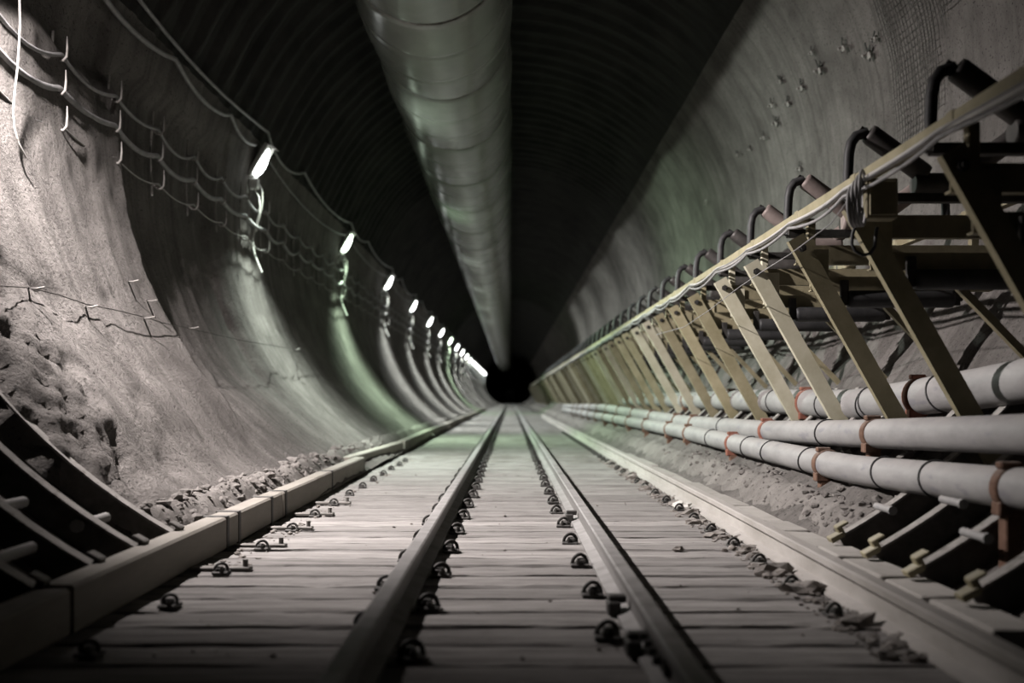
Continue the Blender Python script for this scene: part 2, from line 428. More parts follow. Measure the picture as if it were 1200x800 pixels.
# packing blocks beside the bright-flanked rail
for i, y in enumerate((3.35, 3.98, 6.95)):
    mb = MB(); mb.box((XR - .075, y, -.835), (.05, .10, .055), bev=.006); mb.box((XR - .06, y, -.80), (.07, .05, .03), bev=.005)
    tag(mb.build('rail_wedge', M['iron']), ['black wedge against the bright-flanked rail nearest the bottom edge', 'small black wedge between the two nearest clips of the bright-flanked rail', 'black wedge on the bright-flanked rail farther up the track'][i], 'wedge', 'wedges on the bright-flanked rail')
# fish plate joint on the bright rail
t = root('fish_plate', (XR - .03, 3.2, -.80), 'black joint plate bolted to the bright-flanked rail at the bottom edge', 'fish plate')
MB().box((XR - .022, 3.15, -.79), (.022, .42, .075), bev=.004).build('plate', M['iron'], t)
for k in range(4): MB().tube([(XR - .03, 3.0 + k * .1, -.79), (XR - .058, 3.0 + k * .1, -.79)], .016, 6).build('bolt', M['iron'], t)

# ------------------------------------------------------------------ side beams
def beam(y0, x0, y1, x1, lab, h=.18, w=.13, zb=-.868, dz=0.0, straps=()):
    t = root('guide_beam', (x0, y0, zb), lab, 'beam', 'long side beams beside the track'); t['kind'] = 'thing'
    d = .012
    prof = [(-w / 2 + d, 0), (-w / 2, d), (-w / 2, h - d), (-w / 2 + d, h), (w / 2 - d, h), (w / 2, h - d), (w / 2, d), (w / 2 - d, 0)]
    MB().prism(prof, (x0 - w / 2, y0, zb), (x1 - w / 2, y1, zb + dz)).build('timber', M['beam'], t)
    for s in straps:
        k = (s - y0) / (y1 - y0); x = x0 + (x1 - x0) * k - w / 2; z = zb + dz * k + h / 2
        MB().box((x, s, z), (w + .012, .045, h + .012), bev=.003).build('strap', M['iron'], t)
    return t
beam(1.6, -1.60, 3.62, -1.60, 'short dark beam end in the bottom corner by the steel ribs', h=.175)
beam(3.64, -1.595, 7.2, -1.645, 'longest wooden side beam, running below the bare steel ribs', straps=(5.72, 5.98, 6.85), h=.185)
beam(7.22, -1.645, 8.5, -1.65, 'middle side beam length with one dark band', straps=(7.30,), h=.185)
beam(8.52, -1.655, 11.5, -1.68, 'paler side beam length ending where the next beam steps back', straps=(9.3,), h=.185)
beam(11.2, -1.80, 15.6, -1.68, 'side beam stepped back behind the end of the pale one', h=.20, dz=-.02)
yy = 15.7
for i in range(9):
    beam(yy, -1.66 - .03 * (i % 2), yy + 5.8, -1.66 - .03 * ((i + 1) % 2), f'distant dark side beam, {nth(i + 1)} length beyond the stepped back one', h=.19); yy += 5.9
# pale blocks behind the dusty rail
ys = 3.3
seq = [.55, .42, .5, .36, .62, .45, .9, .8, 1.1, .95, 1.2, 1.3, 1.2]
for i, l in enumerate(seq):
    mb = MB(); x = 1.70 - .012 * i; z = -.80 + random.uniform(-.01, .012)
    mb.box((x, ys + l / 2, z - .04), (.19, l - .03, .15), Matrix.Rotation(random.uniform(-.03, .03), 3, 'Z') @ Matrix.Rotation(random.uniform(-.04, .04), 3, 'Y'), bev=.014)
    tag(mb.build('kerb_block', M['block'], None), f'pale flat block behind the dusty third rail, {nth(i + 1)} from the near end', 'block', 'pale blocks behind the third rail', 'thing'); ys += l

# ------------------------------------------------------------------ bare steel ribs
def rib(name, y, th0, th1, r, lab, group, holes=True, clampm='darksteel'):
    n = 22; base = V((math.cos(R(th0)) * r, y, ZC + math.sin(R(th0)) * r))
    t = root(name, base, lab, 'steel rib', group)
    def arc(ra, rb, ya, yb, m, part):
        mb = MB(); vs = []; fs = []
        for i in range(n + 1):
            a = R(th0 + (th1 - th0) * i / n); c, s = math.cos(a), math.sin(a)
            vs += [(c * ra, ya, ZC + s * ra), (c * ra, yb, ZC + s * ra), (c * rb, yb, ZC + s * rb), (c * rb, ya, ZC + s * rb)]
        for i in range(n):
            for k in range(4): fs.append([i * 4 + k, i * 4 + (k + 1) % 4, i * 4 + 4 + (k + 1) % 4, i * 4 + 4 + k])
        fs += [[0, 1, 2, 3], [n * 4 + 3, n * 4 + 2, n * 4 + 1, n * 4]]
        mb.add(vs, fs); mb.build(part, m, t)
    arc(r, r + .012, y - .035, y + .035, M['ribsteel'], 'inner_flange')
    arc(r + .012, r + .15, y - .006, y + .006, M['darksteel'], 'web')
    arc(r + .15, r + .162, y - .035, y + .035, M['darksteel'], 'outer_flange')
    # clamp at the foot
    a = R(th0); s = 1 if base.x > 0 else -1; rot = Matrix.Rotation(-s * .5, 3, 'Y')
    mb = MB(); mb.box(base + V((-s * .03, -.06, .0)), (.075, .07, .03), rot, bev=.004); mb.box(base + V((-s * .01, -.06, .035)), (.03, .055, .055), rot, bev=.004)
    mb.box(base + V((-s * .0, -.06, .065)), (.06, .065, .014), rot, bev=.003); mb.build('foot_clamp', M[clampm], t)
    return t
LY = [3.7, 4.2, 4.7, 5.2]
lnames = ['bare steel rib in the lowest corner by the long beam, nearest the camera', 'second bare steel rib by the long beam, counting from the corner', 'third bare steel rib by the long beam, next to the concrete edge rib', 'bare steel rib edging the broken concrete above the long beam']
for y, l in zip(LY, lnames):
    rib('steel_rib', y, 241.0, 180, 3.555, l, 'bare ribs behind the side beam')
RY = [3.7, 4.2, 4.7, 5.2]
for i, y in enumerate(RY):
    rib('steel_rib', y + .05, -61.0, -37, 3.56, f'bare steel rib under the lowest pipe, {nth(i + 1)} counting from the near corner', 'bare ribs under the pipes', clampm='khaki')
i = 0; y = 5.75
while y < 15.6:
    rib('steel_rib', y + .0, -50.0, -40.5, 3.555, f'dusty rib end in the wall behind the pipes, {nth(i + 1)} counting away from the camera', 'rib ends behind the pipes'); y += .5; i += 1
    mb = None
def spacer(x, y0, y1, z, lab, grp):
    rs = .026 if x < 0 else .019; MBt = MB().tube([(x, y0, z), (x, y1, z)], rs, 10); MBt.tube([(x, y0 - .004, z), (x, y0 + .02, z)], rs * 1.25, 8)
    tag(MBt.build('spacer_tube', M['pipe']), lab, 'spacer tube', grp)
spacer(-2.03, 4.66, 5.0, -.60, 'grey spacer tube between the ribs just below the concrete edge', 'tubes between the ribs behind the side beam')
spacer(-2.20, 4.16, 4.5, -.47, 'grey spacer tube in the dark gap, one rib nearer than the concrete edge', 'tubes between the ribs behind the side beam')
spacer(-1.98, 3.80, 4.12, -.62, 'grey spacer tube cut by the picture edge among the ribs', 'tubes between the ribs behind the side beam')
def onr(th, r=3.525): return math.cos(R(th)) * r, ZC + math.sin(R(th)) * r
sx_, sz_ = onr(-57.0)
spacer(sx_, 5.0, 5.22, sz_, 'pale spacer tube between the two farther ribs under the lowest pipe', 'tubes between the ribs under the pipes')
sx_, sz_ = onr(-54.5)
spacer(sx_, 4.5, 4.72, sz_, 'pale spacer tube high in the middle gap under the lowest pipe', 'tubes between the ribs under the pipes')
sx_, sz_ = onr(-57.0)
spacer(sx_, 4.0, 4.22, sz_, 'pale spacer tube in the nearest gap under the lowest pipe', 'tubes between the ribs under the pipes')

# ------------------------------------------------------------------ ventilation duct
DR, DX, DZ = .85, -.85, 4.56
t = root('ventilation_duct', (DX, 1.0, DZ - DR), 'large grey green ventilation duct hanging in rings below the tunnel crown', 'duct')
SEAM0, SEG = 10.0 - 4 * 2.52, 2.52
mb = MB(); prof = []
y = 1.0
while y < 175:
    ph = ((y - SEAM0) % SEG) / SEG
    d = min(ph, 1 - ph)
    r = DR - .020 * math.exp(-(d / .018) ** 2) - .022 + .05 * math.sin(math.pi * ph) ** .8
    q = min(abs(ph - .33), abs(ph - .66)); r -= .010 * math.exp(-(q / .012) ** 2)
    prof.append((y, r)); y += .035 if y < 30 else .09 if y < 60 else .3
n = 56; vs = []; fs = []
for y, r in prof:
    for k in range(n):
        a = 2 * math.pi * k / n; rr = r * (1 + .006 * noise.noise(V((math.cos(a) * 1.5, y * .9, math.sin(a) * 1.5))))
        vs.append((DX + math.cos(a) * rr, y, DZ + math.sin(a) * rr))
for j in range(len(prof) - 1):
    for k in range(n): fs.append((j * n + k, j * n + (k + 1) % n, (j + 1) * n + (k + 1) % n, (j + 1) * n + k))
mb.add(vs, fs, True).build('duct_skin', M['duct'], t)
k = 0; y = SEAM0
while y < 60:
    pts = []
    for i in range(60):
        a = 2 * math.pi * i / 60; r = DR - .036 + .007 * noise.noise(V((i * .9, y, 0)))
        pts.append((DX + math.cos(a) * r, y + .015 * noise.noise(V((i * .7, y + 5, 0))), DZ + math.sin(a) * r))
    if y > 1.0:
        sm = MB().tube(pts, .016, 6, closed=True).build('seam_ring', M['ductseam'], t)
    y += SEG
y = SEAM0 + 1.26
while y < 60:
    if y > 1.0:
        top = ZC + math.sqrt(RW ** 2 - (DX) ** 2)
        MB().tube([(DX, y, DZ + DR - .02), (DX, y, top + .02)], .012, 6).build('hanger_wire', M['darkwire'], t)
    y += SEG

# ------------------------------------------------------------------ tunnel lamps
LAMP_D = [5.95] + [6.5 + 7.1 * k for k in range(1, 19)]
LX, LZ = -3.40, 3.22
AX = V((.51, 0, .86)).normalized(); NR = V((.86, 0, -.51)).normalized()
rot_l = Matrix((NR, V((0, 1, 0)), AX)).transposed()               # local x = facing, y = along tunnel, z = long axis
tints = ['warm', 'white', 'green', 'white', 'white', 'white', 'white', 'green'] + ['white'] * 20
rgb = {'warm': (1, .925, .905), 'white': (.93, 1, .95), 'green': (.74, 1, .73)}
def lens_mb(c):
    mb = MB(); vs = []; fs = []; n, m = 12, 14
    for i in range(m + 1):
        ph = math.pi * i / m; zz = -.20 * math.cos(ph) ; rr = math.sin(ph) ** .8 * (1.25 - .85 * i / m)
        for k in range(n + 1):
            a = -math.pi / 2 + math.pi * k / n
            vs.append(c + rot_l @ V((.10 * rr * math.cos(a), .085 * rr * math.sin(a), zz)))
    for i in range(m):
        for k in range(n): fs.append([i * (n + 1) + k, i * (n + 1) + k + 1, (i + 1) * (n + 1) + k + 1, (i + 1) * (n + 1) + k])
    mb.add(vs, fs, True); return mb
for i, d in enumerate(LAMP_D):
    lab = ['tunnel lamp just outside the picture that lights the near wall', 'nearest glowing tunnel lamp, largest and highest of the row', 'second glowing tunnel lamp, greenish, standing alone before the close row',
           'third glowing tunnel lamp, above a bright double bracket', 'fourth glowing tunnel lamp along the wall'][i] if i < 5 else f'small glowing tunnel lamp, {nth(i)} of the row receding along the wall'
    c = V((LX, d, LZ)); t = root('tunnel_lamp', (LX, d, LZ - .45), lab, 'lamp', 'tunnel lamps along the wall')
    lens_mb(c).build('lamp_glass', M['lamp_' + tints[i]], t)
    mb = MB(); mb.box(c + rot_l @ V((-.035, 0, 0)), (.06, .22, .50), rot_l, bev=.012)
    mb.box(c + rot_l @ V((-.0, .112, 0)), (.07, .012, .50), rot_l, bev=.004); mb.box(c + rot_l @ V((-.0, -.112, 0)), (.012, .012, .50), rot_l, bev=.004)
    hs = mb.build('housing', M['housing'], t)
    MB().box(c + rot_l @ V((.03, 0, .255)), (.15, .22, .014), rot_l, bev=.004).build('hood', M['darksteel'], hs)
    wx = -wallx(LZ - .38) - .02
    mb = MB(); mb.box((LX - .10, d, LZ - .30), (.12, .12, .14), bev=.01); mb.build('junction_box', M['housing'], t)
    mb = MB(); mb.tube([(wx, d, LZ - .33), (LX - .12, d, LZ - .33)], .018, 8); mb.tube([(LX - .1, d, LZ - .26), c + rot_l @ V((-.06, 0, -.12))], .018, 8)
    mb.box((wx + .03, d, LZ - .33), (.02, .14, .2), bev=.004); mb.build('bracket', M['housing'], t)
    z0 = LZ - .36
    pts = [V((-wallx(z0 - 1.15 * s) + .13 + .05 * math.sin(7 * s), d + .05 * math.sin(3.1 * s), z0 - 1.15 * s)) for s in [q / 10 for q in range(11)]]
    pts[0] = V((LX - .1, d, z0))
    MB().tube(pts, .014, 6).build('drop_cable', M['whitecable'], t)
    pts = [p + V((.02, .09, .12)) for p in pts[:7]]
    MB().tube(pts, .011, 6).build('drop_cable', M['whitecable'], t)
    li = bpy.data.lights.new('lamp_light', 'SPOT'); li.spot_blend = 1.0; li.shadow_soft_size = .05; li.color = (.88, 1, .89) if i == 1 else rgb[tints[i]]
    li.energy = 4300 if i == 0 else 3300 if i < 8 else 2800 if i < 12 else 1500
    li.spot_size = R(122) if i == 0 else R(140) if i < 7 else R(120)
    aim = V((.57, .47, -.69)) if i == 0 else V((.70, -.10, -.70)) if i < 7 else V((.46, -.12, -.87))
    lo = bpy.data.objects.new('lamp_light', li); col.objects.link(lo); lo.location = c + NR * .13
    lo.rotation_euler = aim.to_track_quat('-Z', 'Y').to_euler()
    if i: lo.scale = (.64, 1, 1)                                    # the reflector throws a flat fan across the tunnel

# ------------------------------------------------------------------ cable hangers and cables of the lamp wall
HY = [5.55 + 1.08 * k for k in range(44)]
ZA, ZB, ZD = 2.66, 2.40, 2.12
def hx(z): return -(wallx(z) - .13)
for i, y in enumerate(HY[2:]):
    lab = f'hook hanger for the wall cables, {nth(i + 1)} counting from the near edge' if i < 18 else 'tiny far hook hanger carrying the wall cables'
    t = root('cable_hanger', (hx(ZD) - .1, y, ZD - .1), lab, 'cable hanger', 'hook hangers of the wall cables')
    jz = random.uniform(-.02, .02)
    MB().tube([(-wallx(ZA + .2) + .05, y, ZA + .18), (-wallx(ZB) + .05, y, ZB), (-wallx(ZD - .1) + .05, y, ZD - .12)], .012, 6).build('strap', M['ribsteel'], t)
    for z in (ZA, ZB, ZD):
        x = hx(z)
        pts = [V((-wallx(z) + .04, y, z + .02)), V((x - .02, y, z - .045)), V((x + .02, y, z - .05)), V((x + .045, y, z - .02)), V((x + .05, y, z + .05)), V((x + .045, y + .01, z + .14))]
        MB().tube(pts, [.012, .012, .012, .011, .009, .004], 6).build('hook', M['ribsteel'], t)
def cable(name, z, r, m, sag, lab, y0=4.9, y1=150, jitter=.01, xf=None, sup=None, cat='cable', grp=None, n=6):
    pts = []; sup = sup or HY; yy = y0; ends = [y0] + sorted(h for h in sup if y0 < h < y1) + [y1]
    for a, b in zip(ends[:-1], ends[1:]):
        s = sag * min(1.4, (b - a) / 1.08) * random.uniform(.6, 1.3)
        for q in range(8):
            u = q / 8; zz = z - 4 * s * u * (1 - u) + jitter * noise.noise(V((a + u, z * 3, 0)))
            pts.append(V(((xf or hx)(zz) + .02 * noise.noise(V((a * .7 + u, z, 5))), a + (b - a) * u, zz)))
    tag(MB().tube(pts, r, n).build(name, m, None, pts[0]), lab, cat, grp); return pts
far_s = HY + [54 + 3.5 * k for k in range(28)]
cable('wall_cable', ZA, .017, M['cable'], .10, 'upper grey cable looping from hook to hook along the lamp wall', sup=far_s)
cable('wall_cable', ZB, .026, M['cable'], .085, 'thick middle cable looping from hook to hook along the lamp wall', sup=far_s)
cable('wall_cable', ZD, .008, M['wire'], .07, 'thin lowest cable on the hooks of the lamp wall', sup=far_s)
ux = lambda z: -(wallx(z) - .10)
cable('supply_cable', 3.40, .026, M['cable'], .06, 'knotted dusty rope-like cable dropping to the nearest lamp', y0=6.5, y1=13.4, sup=[8.0, 10.0, 12.0], xf=ux, jitter=.05)
cable('supply_cable', 3.62, .02, M['cable'], .10, 'high dark supply cable swagging above all the lamps', y0=6.6, y1=150, sup=LAMP_D + [y + 2.4 for y in LAMP_D], xf=ux, jitter=.03)
cable('supply_cable', 3.36, .014, M['cable'], .16, 'thin dusty cable swagging from lamp to lamp above the hooks', y0=13.7, y1=120, sup=LAMP_D, xf=ux, jitter=.03)
# white cable end dangling across the hooks
pts = [onwall(px, py, RW - .20) for px, py in ((23, -30), (23, 0), (23.5, 28), (22.5, 50), (20.5, 80), (17.5, 105), (15.5, 130), (17, 150), (22, 168), (31, 185))]
tag(MB().tube(pts, .0075, 8).build('loose_cable', M['ribsteel'], None, pts[0]), 'pale loose cable end hanging down across the hook cables', 'cable')
# thin wire with pins low on the wall
wp = [(-12, 334), (35, 337), (68, 345), (100, 356), (135, 363), (168, 371), (190, 378), (215, 383), (245, 390), (280, 398), (315, 404), (345, 409), (375, 413), (405, 418)]
pts = [onwall(px, py, RW - .17) for px, py in wp]
tag(MB().tube(pts, .004, 6).build('guide_wire', M['darkwire'], None, pts[0]), 'thin wire strung on pins along the rough near wall', 'wire')
for i, (px, py, dx) in enumerate(((33, 337, .12), (100, 359, .10), (168, 372, .12), (150, 329, .10), (172, 352, .12), (222, 384, .12), (345, 409, .14))):
    a = onwall(px, py, RW - .08); b = onwall(px, py, RW - .175)
    lab = ['pin holding the thin wire, nearest the picture edge', 'pin halfway along the near stretch of thin wire', 'bent pin at the wire by the concrete step', 'short rod sticking out high on the concrete step', 'short rod sticking out between the high rod and the wire', 'pin holding the wire just past the concrete step', 'far pin at the end of the thin wire'][i]
    mb = MB(); mb.tube([a, b, b + V((.02, dx * .5, .0)), b + V((.05, dx * .9, .015))], .006, 6)
    tag(mb.build('wall_pin', M['ribsteel'], None, a), lab, 'pin', 'pins in the near wall')

# ------------------------------------------------------------------ pipes
def pipeline(name, pts, r, lab, coups, straps, label_c=None):
    """pts: (y, x, z) control points joined smoothly"""
    def P(y):
        for (a, b) in zip(pts[:-1], pts[1:]):
            if y <= b[0]:
                u = (y - a[0]) / (b[0] - a[0]); return V((a[1] + (b[1] - a[1]) * u, y, a[2] + (b[2] - a[2]) * u))
        return V((pts[-1][1], y, pts[-1][2]))
    def S(y): return (P(y - .35) + P(y) * 2 + P(y + .35)) / 4
    y0, y1 = pts[0][0], pts[-1][0]
    t = root(name, V((pts[0][1], y0, pts[0][2] - r)), lab, 'pipe', 'steel pipelines under the conveyor')
    ys = []; y = y0
    while y < y1: ys.append(y); y += .3 if y < 20 else 1.0
    ys.append(y1)
    MB().tube([S(y) for y in ys], r, 28).build('pipe', M['pipe'], t)
    for y, red in coups:
        c = S(y); d = (S(y + .1) - S(y - .1)).normalized(); mb = MB()
        mb.tube([c - d * .032, c - d * .028, c - d * .012, c + d * .012, c + d * .028, c + d * .032], [r + .003, r + .010, r + .013, r + .013, r + .010, r + .003], 28)
        co = mb.build('coupling', M['rust'] if red else M['rustdark'], t)
        for q, sz in ((V((-.5 * r, 0, -r * .95)), (.08, .075, .06)), (V((-.3 * r, 0, r + .008)), (.09, .055, .03))):
            MB().box(c + q, sz, bev=.006).build('clamp_lug', M['rust'] if red else M['rustdark'], co)
        zf = wallz(min(abs(c.x) - .1, 3)) - .1
        MB().box((c.x - .02, c.y, (c.z - r + zf) / 2), (.07, .07, max(.05, c.z - r - zf)), bev=.006).build('prop', M['rustdark'], t)
    for y in straps:
        c = S(y); d = (S(y + .1) - S(y - .1)).normalized(); u = V((0, 0, 1)); s = d.cross(u).normalized(); u = s.cross(d); ring = []
        tilt = random.uniform(-.04, .04)
        for k in range(24):
            a = 2 * math.pi * k / 24; ring.append(c + (s * math.cos(a) + u * math.sin(a)) * (r + .004) + d * tilt * math.sin(a))
        MB().tube(ring, .006, 6, closed=True).build('wire_strap', M['rubber'], t)
    return t
far_c = [(13 + 2.2 * k, False) for k in range(10)]
pipeline('pipeline', [(2.2, 2.42, .32), (4.3, 2.62, .145), (5.4, 2.62, .06), (7.3, 2.55, -.055), (10, 2.52, -.03), (22, 2.50, -.05)], .115, 'upper thick steel pipe behind the feet of the leaning struts',
         [(6.25, True), (8.45, True), (11.2, False), (14.0, False)], [4.75, 5.95, 7.0, 7.05, 7.95, 9.4])
pipeline('pipeline', [(2.2, 2.12, -.06), (4.26, 2.2, -.157), (6.4, 2.2, -.23), (8.5, 2.2, -.284), (12.7, 2.2, -.31), (23, 2.16, -.225), (39, 2.12, -.33)], .088, 'middle steel pipe running just in front of the strut feet',
         [(5.98, False), (8.45, True), (11.8, False)] + far_c, [6.9, 10.2])
pipeline('pipeline', [(2.2, 2.08, -.30), (4.1, 2.1, -.375), (6.1, 2.1, -.44), (8.1, 2.1, -.432), (12.2, 2.1, -.41), (22, 2.1, -.43), (39, 2.1, -.47)], .088, 'lowest steel pipe hanging above the bare ribs',
         [(4.14, False), (6.6, False), (9.3, True), (11.6, False)] + far_c, [4.9, 5.55, 6.95, 8.0, 8.7, 10.3])

# ------------------------------------------------------------------ conveyor
XI, XO = 1.80, 3.05
stand_y = [4.0, 5.16, 6.2, 7.35, 8.44, 9.7, 10.9, 11.95, 13.1, 14.3, 15.5]
while stand_y[-1] < 58: stand_y.append(stand_y[-1] + 1.15)
strut_prof = [(-.055, 0), (.055, 0), (.055, .05), (.047, .05), (.047, .008), (-.047, .008), (-.047, .05), (-.055, .05)]
def make_stand(y, m):
    t = root('conveyor_stand', (2.52, y, -.30), '', 'conveyor stand')
    top, bot = V((XI - .02, y, 1.00)), V((2.53, y, -.33)); ax = (bot - top).normalized()
    MB().prism(strut_prof, top, bot, up=(0, 1, 0)).build('strut', m, t)
    mb = MB(); mb.tube([(XI + .015, y - .004, .93), (XI + .015, y - .022, .93)], .026, 6); mb.tube([(XI + .015, y - .02, .93), (XI + .015, y - .035, .93)], .014, 8); mb.build('bolt', M['iron'], t)
    ch = [(-.06, 0), (.06, 0), (.06, .055), (.051, .055), (.051, .009), (-.051, .009), (-.051, .055), (-.06, .055)]
    MB().prism(ch, (XO + .55, y + .07, .90), (XI + .0, y + .07, .90), up=(0, 1, 0)).build('cross_beam', M['olive'], t)
    MB().prism([(a * .75, b) for a, b in ch], (XO + .0, y + .09, .72), (XI + .10, y + .09, .72), up=(0, 1, 0)).build('lower_beam', M['olive'], t)
    for x in (XI + .10, XO - .12):
        MB().box((x, y + .10, 1.03), (.05, .05, .20), bev=.004).build('post', m if x < 2 else M['olive'], t)
    mb = MB(); mb.box((XI + .14, y + .055, .81), (.12, .012, .24), bev=.003); mb.build('gusset', m, t)
    MB().prism([(-.02, -.02), (.02, -.02), (.02, .02), (-.02, .02)], (2.25, y + .12, .72), (2.85, y + .12, .10), up=(0, 1, 0)).build('diagonal_brace', M['olive'], t)
    for bx_ in (XO - .25, XI + .3): MB().box((bx_, y + .06, .66), (.05, .03, .16), bev=.004).build('roller_bracket', M['iron'], t)
    return t
pro = {}
kinds = ['olive', 'khaki', 'khaki', 'pale_khaki', 'pale_khaki', 'khaki', 'khaki', 'khaki', 'pale_khaki', 'pale_khaki', 'khaki']  # lamp light in the paint: unlit end strut darker, well lit struts paler
for i, y in enumerate(stand_y):
    k = kinds[i] if i < len(kinds) else ('pale_khaki' if (i * 7) % 5 < 2 else 'khaki')
    if k not in pro:
        c = make_stand(y, M[k]); pro[k] = c; freeze(c)
    else: c = dup(pro[k], V((2.52, y, -.30)))
    if i == 0: lab = 'unlit conveyor stand with dark leaning strut at the picture edge'
    elif i == 1: lab = 'first fully seen conveyor stand with a long khaki leaning strut and hose loop'
    elif i <= 16: lab = f'conveyor stand with a leaning strut, {nth(i)} after the dark one at the picture edge'
    else: lab = 'distant conveyor stand in the close ranks of pale leaning struts'
    tag(c, lab, 'conveyor stand', 'conveyor stands with leaning struts')
# far boarded frames beyond the pipes
yf = 60.0; k = 0
def make_panel(y):
    t = root('leaning_hoarding', (2.3, y, -.6), '', 'hoarding')
    MB().prism([(-.16, 0), (.16, 0), (.16, .04), (-.16, .04)], (XI - .05, y, .95), (2.45, y, -.45), up=(0, 1, 0)).build('board', M['pale_khaki'], t)
    MB().box((2.45, y + .1, .9), (1.3, .06, .12), bev=.006).build('cross_beam', M['olive'], t); return t
pp = make_panel(yf); freeze(pp); tag(pp, 'nearest of the wide pale boards leaning at the far end of the conveyor', 'hoarding', 'far pale boards of the conveyor')
for yf in [62.5 + 2.5 * q for q in range(11)]:
    c = dup(pp, V((2.3, yf, -.6))); tag(c, 'far wide pale board leaning below the conveyor, blurred in its row', 'hoarding', 'far pale boards of the conveyor')
# stringers
def stringer(x, lab, m):
    prof = [(-.03, -.030), (.03, -.030), (.03, -.024), (-.024, -.024), (-.024, .022), (-.03, .022)]
    t = root('stringer', (x, 2.4, 1.1), lab, 'conveyor stringer', 'long stringers of the conveyor')
    MB().prism(prof, (x, 2.4, 1.15), (x, 90, 1.15)).build('angle_bar', m, t)
    for y in stand_y[:18]: MB().box((x, y + .10, 1.145), (.07, .07, .07), bev=.004).build('splice_plate', m, t)
stringer(XI + .04, 'long khaki stringer carrying cables along the track side of the conveyor', M['khaki'])
stringer(XO - .15, 'long dark stringer along the wall side of the conveyor', M['olive'])
# idlers
idler_y = [4.37, 5.44, 6.62, 7.65, 8.75, 9.9, 11.0, 12.1, 13.2]
while idler_y[-1] < 60: idler_y.append(idler_y[-1] + 1.12)
def roller_mb(a, b, r):
    a, b = V(a), V(b); d = (b - a).normalized()
    return MB().tube([a, a + d * .002, a + d * .02, b - d * .02, b - d * .002, b], [r * .80, r * .93, r, r, r * .93, r * .80], 20)
def make_idler(y, m):
    t = root('conveyor_idler', (XI + .05, y, 1.15), '', 'conveyor idler')
    xc = (XI + .04 + XO - .15) / 2
    MB().box((xc, y, 1.09), (XO - .19 - XI, .06, .05), bev=.004).build('base_bar', M['iron'], t)
    for s in (-1, 1):
        X = lambda q: xc + s * q
        hw = xc - XI - .05
        pts = [V((X(hw), y, 1.08)), V((X(hw + .005), y, 1.22)), V((X(hw + .0), y, 1.33)), V((X(hw - .012), y, 1.39)), V((X(hw - .04), y, 1.43)), V((X(hw - .10), y, 1.45))]
        # a flat bent bracket
        mb = MB(); mb.tube(pts, .029, 8); mb.tube([p + V((0, .04, 0)) for p in pts], .012, 6); mb.build('arm', M['rubber'], t)
        a, b = V((X(hw - .105), y, 1.445)), V((X(hw - .42), y, 1.215))
        rl_ = roller_mb(a, b, .056).build('wing_roller', m, t)
        MB().tube([a + (a - b).normalized() * .05, b - (a - b).normalized() * .03], .014, 8).build('axle', M['iron'], rl_)
        MB().box(b + V((0, 0, -.05)), (.02, .05, .16), bev=.003).build('bracket', M['iron'], t)
    c = roller_mb((xc - .17, y, 1.165), (xc + .17, y, 1.165), .062).build('centre_roller', m, t)
    return t
pi = {}
for i, y in enumerate(idler_y):
    k = 'brownroller' if i in (2, 3) else 'roller'
    if k not in pi: c = make_idler(y, M[k]); pi[k] = c; freeze(c)
    else: c = dup(pi[k], V((XI + .05, y, 1.15)))
    lab = ('nearest whole black idler with a tall bent arm', 'second whole black idler, lower than the nearest one', 'brown idler roller, first after the two black ones', 'smaller brown idler roller, second after the black ones')[i] if i < 4 \
        else f'conveyor idler in the row, {nth(i - 3)} after the two brown ones' if i < 15 else 'distant conveyor idler in the dark close row against the wall'
    tag(c, lab, 'conveyor idler', 'troughing idlers of the conveyor')
# return rollers
ret0 = None
for i, y in enumerate(stand_y[1:25]):
    if ret0 is None:
        ret0 = root('return_roller', (2.1, y + .06, .60), '', 'return roller')
        roller_mb((2.12, y + .06, .62), (2.78, y + .06, .62), .055).build('roller', M['rubber'], ret0)
        MB().tube([(2.06, y + .06, .62), (2.84, y + .06, .62)], .014, 8).build('axle', M['iron'], ret0); freeze(ret0); c = ret0
    else: c = dup(ret0, V((2.1, y + .06, .60)))
    tag(c, f'black return roller under the conveyor beams, {nth(i + 1)} from the near end' if i < 9 else 'far black return roller hidden under the conveyor', 'return roller', 'return rollers of the conveyor')

# cables on the stringer
sup = [y + .10 for y in stand_y]
cx = lambda o: (lambda z: XI - .005 + o)
cable('conveyor_cable', 1.10, .016, M['whitecable'], .02, 'thick pale cable lying along the track side stringer', 2.6, 88, .02, cx(-.02), sup, 'cable', 'cables on the conveyor stringer', 8)
cable('conveyor_cable', 1.07, .010, M['cable'], .035, 'grey cable drooping in small swags below the pale stringer cable', 2.6, 88, .03, cx(-.03), sup, 'cable', 'cables on the conveyor stringer')
cable('conveyor_cable', 1.095, .006, M['cable'], .02, 'thin grey cable twisted over the pale stringer cable', 2.6, 60, .03, cx(-.035), sup, 'cable', 'cables on the conveyor stringer')
# coil hung from the stringer
c = at(1020, 232, 4.92); c.x = XI - .06; mb = MB()
for q in range(4):
    pts = []
    for k in range(28):
        a = 2 * math.pi * k / 28; w = .052 + .008 * q; h = .135 - .012 * q
        pts.append(c + V((math.cos(a) * w * .7, math.cos(a) * w + .01 * q, math.sin(a) * h - .012 * q)) + V((-.012 * q, 0, 0)))
    mb.tube(pts, .0085, 6, closed=True)
tag(mb.build('cable_coil', M['cable'], None, c), 'grey coil of spare cable hung on the stringer by the first whole strut', 'cable coil')
hp = [(1009, 243), (1004, 258), (999, 275), (998, 285), (1002, 294), (1011, 299), (1020, 297), (1025, 289), (1026, 278), (1028, 266)]
pts = [at(px, py, 4.98 - .004 * i) for i, (px, py) in enumerate(hp)]
tag(MB().tube(pts, .009, 8).build('hose_loop', M['rubber'], None, pts[0]), 'black hose loop dangling in front of the first whole strut', 'hose')
